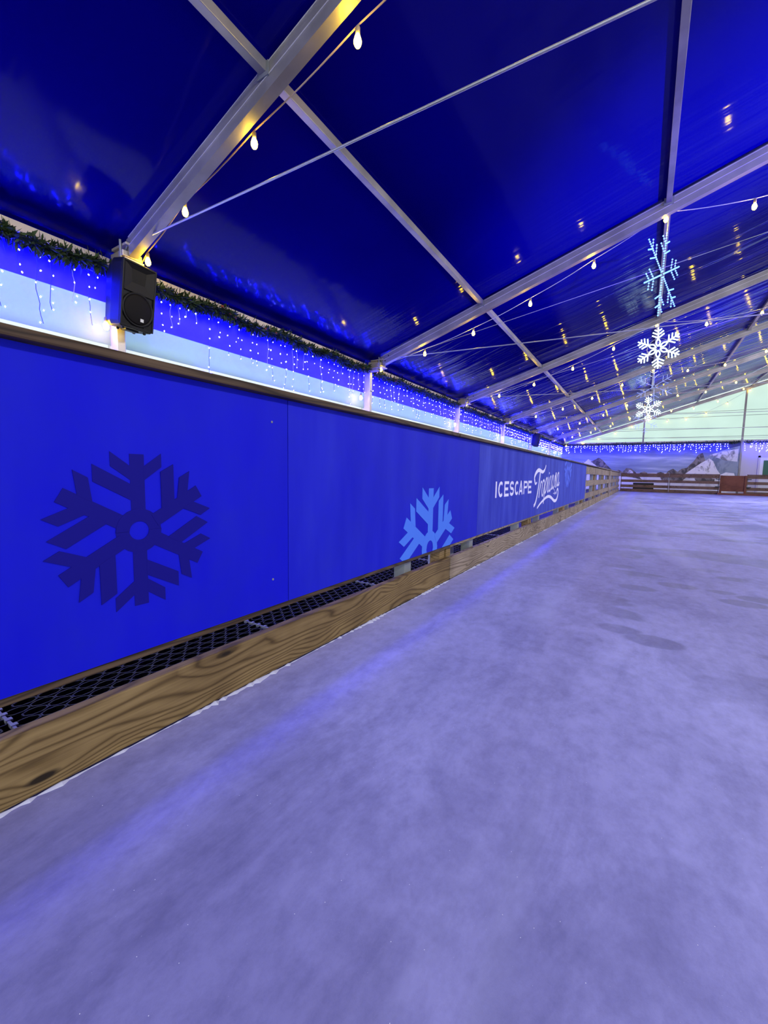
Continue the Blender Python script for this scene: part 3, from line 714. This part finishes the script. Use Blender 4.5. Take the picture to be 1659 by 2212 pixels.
# ------------------------------------------------------------------ speakers
def speaker(name, loc, rz_, lab, tilt=9):
    """front faces local +x; width along y"""
    t = thing(name, loc, lab, 'speaker', 'black loudspeakers on the tent posts')
    t.rotation_euler = (0, R(tilt), rz_)
    W, H, D = .185, .335, .33
    def sect(z, f):    # outline (x,y) narrowing to the back
        return [(0,-W),(0,W),(-.16,W),(-D*f,W*.8),(-D*f,-W*.8),(-.16,-W)]
    mb = MB(); zs = [(-H,.72,.94),(-H+.05,.95,1.0),(H-.16,1.0,1.0),(H-.05,.86,1.0),(H,.66,.96)]
    vs = []; fs = []
    for z, f, s_ in zs: vs += [(x,y_*s_,z) for x,y_ in sect(z,f)]
    for i in range(len(zs)-1):
        for k in range(6): fs.append((i*6+k,i*6+(k+1)%6,(i+1)*6+(k+1)%6,(i+1)*6+k))
    fs += [(5,4,3,2,1,0),tuple(24+k for k in range(6))]
    mb.add(vs, fs); mb.v = [tuple(v) for v in mb.v]
    def part(m, nm, mt, par=None, **kw):
        o = m.build(nm, mt, **kw); o.parent = par or t; return o
    body = part(mb, 'cabinet', black_p, bevel=.012)
    # front baffle frame with horn flare
    fr = MB(); fr.box((.0,-W,-H+.01),(.022,-W+.02,H-.01)).box((.0,W-.02,-H+.01),(.022,W,H-.01)).box((.0,-W+.02,H-.03),(.022,W-.02,H-.01)).box((.0,-W+.02,-H+.01),(.022,W-.02,-H+.03))
    part(fr, 'front_frame', black_p, bevel=.006)
    hn = MB()
    o_ = [(.021,-W+.022,.03),(.021,W-.022,.03),(.021,W-.022,H-.032),(.021,-W+.022,H-.032)]; i_ = [(.002,-.07,.13),(.002,.07,.13),(.002,.08,.26),(.002,-.08,.26)]
    hn.add(o_+i_, [(0,1,5,4),(1,2,6,5),(2,3,7,6),(3,0,4,7)])
    horn = part(hn, 'horn', black_p, recalc=False)
    MBx = MB().add([(.0025,a,b) for a,b in ((-.07,.13),(.07,.13),(.08,.26),(-.08,.26))], [(0,1,2,3)])
    part(MBx, 'horn_throat', black_hole, horn, recalc=False)
    Mr = Matrix.Translation((.004,0,-.13)) @ Matrix.Rotation(R(90),4,'Y')
    ring = part(MB().lathe([(.172,0),(.172,.014),(.164,.022),(.156,.014)],40,0,Mr), 'woofer_ring', black_p, smooth=True)
    gr = part(MB().lathe([(.157,.012),(.14,.019),(.09,.025),(.05,.028),(.0005,.029)],40,0,Mr), 'woofer_grille', cone_m, ring, smooth=True)
    for s_ in (-1,1):
        pl = [(s_*(W-.022),-H+.03),(s_*(W-.022),-H+.12),(s_*(W-.06),-H+.07),(s_*(W-.11),-H+.045),(s_*(W-.11),-H+.03)]
        part(MB().prism(pl,0,.002,.012), 'port', black_hole)
    bd = MB().box((.0335,.02,-.245),(.036,.056,-.213)); part(bd, 'badge', white_p, ring)
    for a, b in ((-.04,-.12),(-.04,.12),(-.18,.09),(-.18,-.09)):
        part(MB().lathe([(.016,0),(.016,-.02),(.01,-.026)],10,0,Matrix.Translation((a,b,-H+.004))), 'rubber_foot', black_p)
    part(MB().box((-.16,-.07,-H-.02),(-.06,.07,-H+.004)), 'pole_mount', black_p, bevel=.006)
    part(MB().box((-.345,-.05,-.06),(-.26,.05,.06)), 'wall_bracket', galv)
    return t
speaker('loudspeaker', (-3.42,2.47,2.715), R(6), 'big black loudspeaker hanging in front of the nearest tent post')
speaker('loudspeaker', (-3.42,22.46,2.72), R(4), 'small-looking black loudspeaker on a distant tent post near the far corner')

# ------------------------------------------------------------------ garlands and icicle lights along the left wall
def garland(P, n, seed, lab, th=.10, grp='fir garlands'):
    rg = random.Random(seed); mb = MB()
    N_ = len(P)-1
    for i in range(n):
        f = rg.random()*N_; a = int(f); q = Vector(P[a]).lerp(Vector(P[min(a+1,N_)]), f-a)
        th_ = th*(.75+.5*rg.random())
        d = Vector((rg.gauss(0,1),rg.gauss(0,1),rg.gauss(0,1))).normalized()
        b = q+d*th_*rg.random()*.45; tip = b+(d+Vector((rg.uniform(-.5,.5),rg.uniform(-.5,.5),rg.uniform(-.7,.3))))*th_*.8
        sd = (tip-b).cross(Vector((rg.random(),rg.random(),rg.random()))).normalized()*rg.uniform(.008,.016)
        mid = b.lerp(tip,.55)
        q4 = [b, mid+sd, tip, mid-sd]
        for v in q4:
            v.x = max(v.x, -3.838); v.y = min(v.y, Y1-.09)
        mb.add(q4, [(0,1,2,3)])
    t = thing('fir_garland', P[len(P)//2], lab, 'garland', grp)
    mb.build('needles', fir_m, t, recalc=False)
    MB().tube(P, .012, 5).build('stem', simple('garland_stem',(.02,.03,.01),.8) if 'garland_stem' not in bpy.data.materials else bpy.data.materials['garland_stem'], t)
    for i in range(7):
        f = rg.random()*N_; a = int(f); q = Vector(P[a]).lerp(Vector(P[min(a+1,N_)]), f-a)+Vector((.05,rg.uniform(-.03,.03),rg.uniform(-.04,.05)))
        MB().lathe([(.0005,-.02),(.018,-.01),(.02,.005),(.0005,.02)],6,0,Matrix.Translation(q)).build('berry', berry_m, t, smooth=True)
def sagline(a, b, n, sag, clips=4):
    a, b = Vector(a), Vector(b); out = []
    for i in range(n+1):
        t_ = i/n; p = a.lerp(b,t_); p.z -= sag*abs(math.sin(math.pi*t_*clips)); out.append(tuple(p))
    return out
def wallname(k):
    return 'left of the big speaker' if k == -1 else 'right of the big speaker' if k == 0 else 'between the %s and %s posts beyond the speaker' % (ORD[k-1],ORD[k])
bulb_proto = {}
def led_mesh():
    mb = MB(); mb.lathe([(.0005,-.013),(.008,-.007),(.0095,.002),(.006,.010),(.0005,.013)], 6)
    o = mb.build('led', led_m, smooth=True); me = o.data; bpy.data.objects.remove(o)
    me2 = me.copy(); me2.materials[0] = led_w
    return me, me2
LEDM, LEDW = led_mesh()
LEDG = LEDM.copy(); LEDG.materials[0] = led_g
def icicles(a, b, seed, lab, grp, nst, length, out, limit=100, big=1.0, meshes=None):
    """lead wire from a to b with hanging strands that carry LEDs; out = direction away from the wall"""
    rg = random.Random(seed); a, b, out = Vector(a), Vector(b), Vector(out)
    t = thing('icicle_lights', (a+b)/2, lab, 'string lights', grp)
    base = WL(t); lead = MB(); main = []
    for i in range(41):
        p = a.lerp(b,i/40); p.z += .012*math.sin(i*1.7); main.append(p)
    lead.tube(main, .004, 4); leds = []
    for s_ in range(nst):
        f = (s_+rg.uniform(.1,.9))/nst; p = a.lerp(b,f); Lg = length*rg.choice((.25,.4,.55,.7,.85,1.0))*rg.uniform(.85,1.1)
        pts = [p.copy()]; m_ = max(3,int(Lg/.06)); q = p.copy(); dv = (b-a).normalized()
        for j in range(m_):
            q = q+Vector((0,0,-Lg/m_))+dv*rg.uniform(-.014,.014)+out*rg.uniform(-.006,.008); pts.append(q.copy())
        for j in range(1,len(pts)):
            if j == len(pts)-1 or j % 2 == 1:
                leds.append(pts[j]+dv*rg.uniform(-.03,.03)+out*.012)
        MB().tube(pts, .0032, 4).build('strand', cord_w if rg.random() < .4 else cord_d, t)
    lead.build('lead_wire', cord_w, t)
    rg.shuffle(leds)
    for i, p in enumerate(leds[:limit]):
        o = bpy.data.objects.new('led', LEDG if out.y else LEDW if rg.random() < .3 else LEDM); col.objects.link(o); o.parent = t; o.location = p-base
        o.rotation_euler = (rg.uniform(-1,1),rg.uniform(-1,1),0)
        o.scale = (big,)*3
    rest = leds[limit:]
    if rest:
        mb = MB()
        for p in rest: mb.lathe([(.0005,-.013*big),(.009*big,0),(.0005,.013*big)], 5, 0, Matrix.Translation(p))
        mb.build('led_cluster', led_g if out.y else led_m, t)['kind'] = 'stuff'
    return t
for k in range(-1, 6):
    ya, yb = 2.45+5*k+.12, 2.45+5*(k+1)-.12
    garland(sagline((-3.755,ya,3.065),(-3.755,yb,3.065),40,.055), 5600 if k < 1 else 3000, 10+k, 'dark green fir garland along the eave ' + wallname(k), grp='fir garlands along the left wall')
    icicles((-3.845,ya,2.99),(-3.845,yb,2.99), 50+k, 'icicle lights hanging under the garland '+wallname(k), 'icicle lights along the left wall', 34 if k < 1 else 28, .70, (1,0,0), 100, .8 if k < 3 else .8+.25*(k-2))
gx = [(-3.7,1.0),(1.2,6.0),(6.25,11.0)]
gn = ['left of the left gable post','between the two gable posts','right of the right gable post']
for i, (xa, xb) in enumerate(gx):
    garland(sagline((xa,Y1-.16,3.13),(xb,Y1-.16,3.13),30,.04), 1500, 90+i, 'dark fir garland under the far gable, '+gn[i], .11, grp='fir garlands along the far gable')
    icicles((xa,Y1-.2,3.06),(xb-(.5 if i == 1 else 0),Y1-.2,3.06), 70+i, 'blue-white icicle lights on the far wall, '+gn[i], 'icicle lights along the far gable', 32, .5, (0,-1,0), 100, 2.1)

# ------------------------------------------------------------------ festoon bulbs under the rafters
def bulb_meshes():
    m1 = MB().lathe([(.0005,-.085),(.016,-.081),(.027,-.062),(.029,-.045),(.022,-.02),(.013,0)], 10); o1 = m1.build('bulb', bulb_m, smooth=True)
    m2 = MB().lathe([(.014,-.006),(.017,.0),(.017,.035),(.010,.045),(.004,.05)], 10); o2 = m2.build('socket', socket_m, smooth=True)
    a, b = o1.data, o2.data
    bpy.data.objects.remove(o1); bpy.data.objects.remove(o2); return a, b
BM_, SM_ = bulb_meshes()
def festoon(k):
    y = 2.45+5*k; yy = y+.12 if k < 6 else y-.12
    rg = random.Random(200+k)
    lab = {-1:'string of warm bulbs under the rafter just behind the viewer',0:'string of warm bulbs under the big rafter above the speaker',6:'string of warm bulbs along the far gable rafter'}.get(k,'string of warm bulbs under the %s rafter beyond the speaker' % ORD[max(k,1)-1])
    t = thing('festoon_lights', (-3.6,yy,3.1), lab, 'string lights', 'warm bulb strings under the rafters')
    base = WL(t); xs = [-3.59,-2.55,-1.55,-.54,.42,1.34]+[2.33+.98*i for i in range(9)]
    if k == 0: xs = [-3.38,-2.68,-1.67,-.59,.45,1.4]+[2.4+.98*i for i in range(9)]
    cab = []
    def zc(x):
        if k == 0 and x < -3.2: return 3.21
        if k == 0: d = .085+.08*(x+2.68) if x < 1.36 else .41+.3*math.sin(math.pi*min(1,(x-1.36)/5))
        else: d = .12+.24*math.sin(math.pi*max(0,x+3.6)/4.96) if x < 1.36 else .19+.66*math.sin(math.pi*min(1,(x-1.36)/5))+.1*max(0,x-6.4)/4
        return rz(x)-d
    for j in range(len(xs)-1):
        a, b = xs[j], xs[j+1]
        for s_ in range(6):
            f = s_/6; x = a+(b-a)*f; cab.append((x,yy,zc(a)+(zc(b)-zc(a))*f-.02*math.sin(math.pi*f)))
    cab.append((xs[-1],yy,zc(xs[-1])))
    cab = [(-3.7,yy,3.0)]+cab
    MB().tube(cab, .006, 5).build('cable', socket_m if k == 0 else cord_w, t)
    for x in xs:
        for nm, me, dz in (('socket',SM_,-.05),('bulb',BM_,-.056)):
            o = bpy.data.objects.new(nm, me); col.objects.link(o); o.parent = t; o.location = Vector((x,yy,zc(x)+dz))-base
for k in range(-1, 7): festoon(k)
# single bulbs hanging low beside the posts
for k in range(0, 4):
    y = BAY[k]-(.42 if k else .17)
    t = thing('pendant_bulb', (-3.72,y,2.45), 'single warm bulb hanging low beside ' + ('the big speaker post' if k == 0 else 'the %s post beyond the speaker' % ORD[k-1]), 'bulb', 'low bulbs beside the posts')
    base = WL(t)
    MB().tube([(-3.74,BAY[k]-.08,3.0),(-3.75,y+.1,2.9),(-3.72,y,2.5)], .004, 5).build('cable', cord_d, t)
    for nm, me, dz in (('socket',SM_,.0),('bulb',BM_,-.006)):
        o = bpy.data.objects.new(nm, me); col.objects.link(o); o.parent = t; o.location = Vector((-3.72,y,2.46+dz))-base

# ------------------------------------------------------------------ hanging light-up snowflakes
def flake_dots(rad, m, m2, t, thick=.011):
    """straight-armed flake of LED rope with dots"""
    fr = MB(); dots = MB()
    def seg(a, b):
        a, b = Vector((a[0],0,a[1])), Vector((b[0],0,b[1])); L_ = (b-a).length; n = max(2,int(L_/.035))
        fr.tube([a,b], thick*.45, 5)
        for i in range(n+1):
            p = a.lerp(b,i/n); dots.lathe([(.0005,-thick*1.1),(thick,0),(.0005,thick*1.1)],6,0,Matrix.Translation(p))
    for k in range(6):
        c, s = math.cos(R(60*k)), math.sin(R(60*k))
        T = lambda q: (q[0]*c-q[1]*s, q[0]*s+q[1]*c)
        seg(T((0,.08*rad)),T((0,rad)))
        for z0, l_ in ((.5,.27),(.74,.2)):
            for sg in (-1,1): seg(T((0,z0*rad)),T((sg*l_*rad*.87,(z0+l_*.6)*rad)))
    a = fr.build('frame', cable_m); b = dots.build('led_rope', m)
    for o in (a,b): o.parent = t
def flake_petals(rad, m, t, r_=.016):
    mb = MB(); hub = MB()
    def tb(pts): mb.tube([Vector((p[0],0,p[1])) for p in pts], r_, 6)
    for k in range(6):
        c, s = math.cos(R(60*k)), math.sin(R(60*k))
        T = lambda q: (q[0]*c-q[1]*s, q[0]*s+q[1]*c)
        for sg in (-1,1):
            tb([T((sg*.085*rad*math.sin(math.pi*i/8), (.10+.36*i/8)*rad)) for i in range(9)])
        tb([T((0,.44*rad)),T((0,rad))])
        for z0, l_ in ((.50,.30),(.66,.27),(.82,.18)):
            for sg in (-1,1): tb([T((0,z0*rad)),T((sg*l_*rad*.85,(z0+l_*.55)*rad))])
    hub.tube([Vector((.47*rad*math.cos(2*math.pi*i/36),0,.47*rad*math.sin(2*math.pi*i/36))) for i in range(37)], .006, 5)
    a = mb.build('light_tube', m, smooth=True); b = hub.build('hoop', cable_m)
    for o in (a,b): o.parent = t
FL = [(1,1.35,7.66,3.92,.60,67,'dots','blue dotted snowflake light nearest the viewer, topmost of the hanging row'),
      (2,1.40,12.62,4.12,.50,-8,'petal','bright white snowflake light with looped centre, second in the hanging row'),
      (3,1.40,17.62,4.10,.60,10,'violet','thin blue snowflake light, third in the hanging row, behind the bright white one'),
      (4,1.27,22.62,4.02,.55,-6,'petal','smaller-looking white snowflake light with looped centre, fourth in the hanging row'),
      (5,1.15,27.62,4.02,.68,12,'violet','faint blue snowflake light at the far end of the hanging row')]
for k, x, y, z, rad, ang, kd, lab in FL:
    t = thing('snowflake_light', (x,y,z), lab, 'snowflake light', 'light-up snowflakes hanging in a row')
    t.rotation_euler = (0, R(4 if kd == 'dots' else -3), R(ang))
    if kd == 'dots': flake_dots(rad, flake_b, None, t, .013)
    elif kd == 'violet': flake_dots(rad, flake_f, None, t, .013)
    else: flake_petals(rad, flake_w, t)
    top = rz(x)-.12-z
    o = MB().tube([(0,0,rad*.98),(0,0,top)], .006, 5).build('hanger', cable_m); o.parent = t

# ------------------------------------------------------------------ added fill floods and the blue wash lights (beside and behind the view)
for i, p in enumerate(FILL_FLOODS):
    t = thing('fill_floodlight', (p[0],p[1],p[2]), 'added fill floodlight hanging under the roof ' + ['behind the viewer','over the middle of the rink','over the far half of the rink','near the far gable'][i], 'floodlight', 'added fill floodlights under the roof')
    dv = (Vector((p[0]-5.5,p[1]+1,0) if p[1] < 25 else (3.0,32.0,1.2))-Vector(p)).normalized()
    q = dv.to_track_quat('-Z','Y').to_matrix().to_4x4()
    b = MB().box((-.28,-.18,.012),(.28,.18,.10),0,q).build('fill_flood_housing', black_p); b.parent = t
    b = MB().tube([(0,0,.1),(0,0,rz(p[0])-p[2]-.05)], .02, 8).build('hanger', galv); b.parent = t
for i, p in enumerate(WASH):
    t = thing('wash_light', (p[0],p[1],0), 'blue wash light standing on the floor ' + ['beside the near half of the rink','beside the far half of the rink'][i], 'stage light', 'blue wash lights')
    q = Matrix.Translation((0,0,p[2])) @ (Vector(p[3:])-Vector(p[:3])).to_track_quat('-Z','Y').to_matrix().to_4x4()
    b = MB().lathe([(.09,.02),(.11,.14),(.10,.24),(.05,.28)],14,0,q).build('lamp_housing', black_p); b.parent = t
    b = MB().box((-.12,-.08,0),(.12,.08,.02)).box((-.13,-.02,.02),(-.115,.02,.3)).box((.115,-.02,.02),(.13,.02,.3)).build('yoke', black_p); b.parent = t
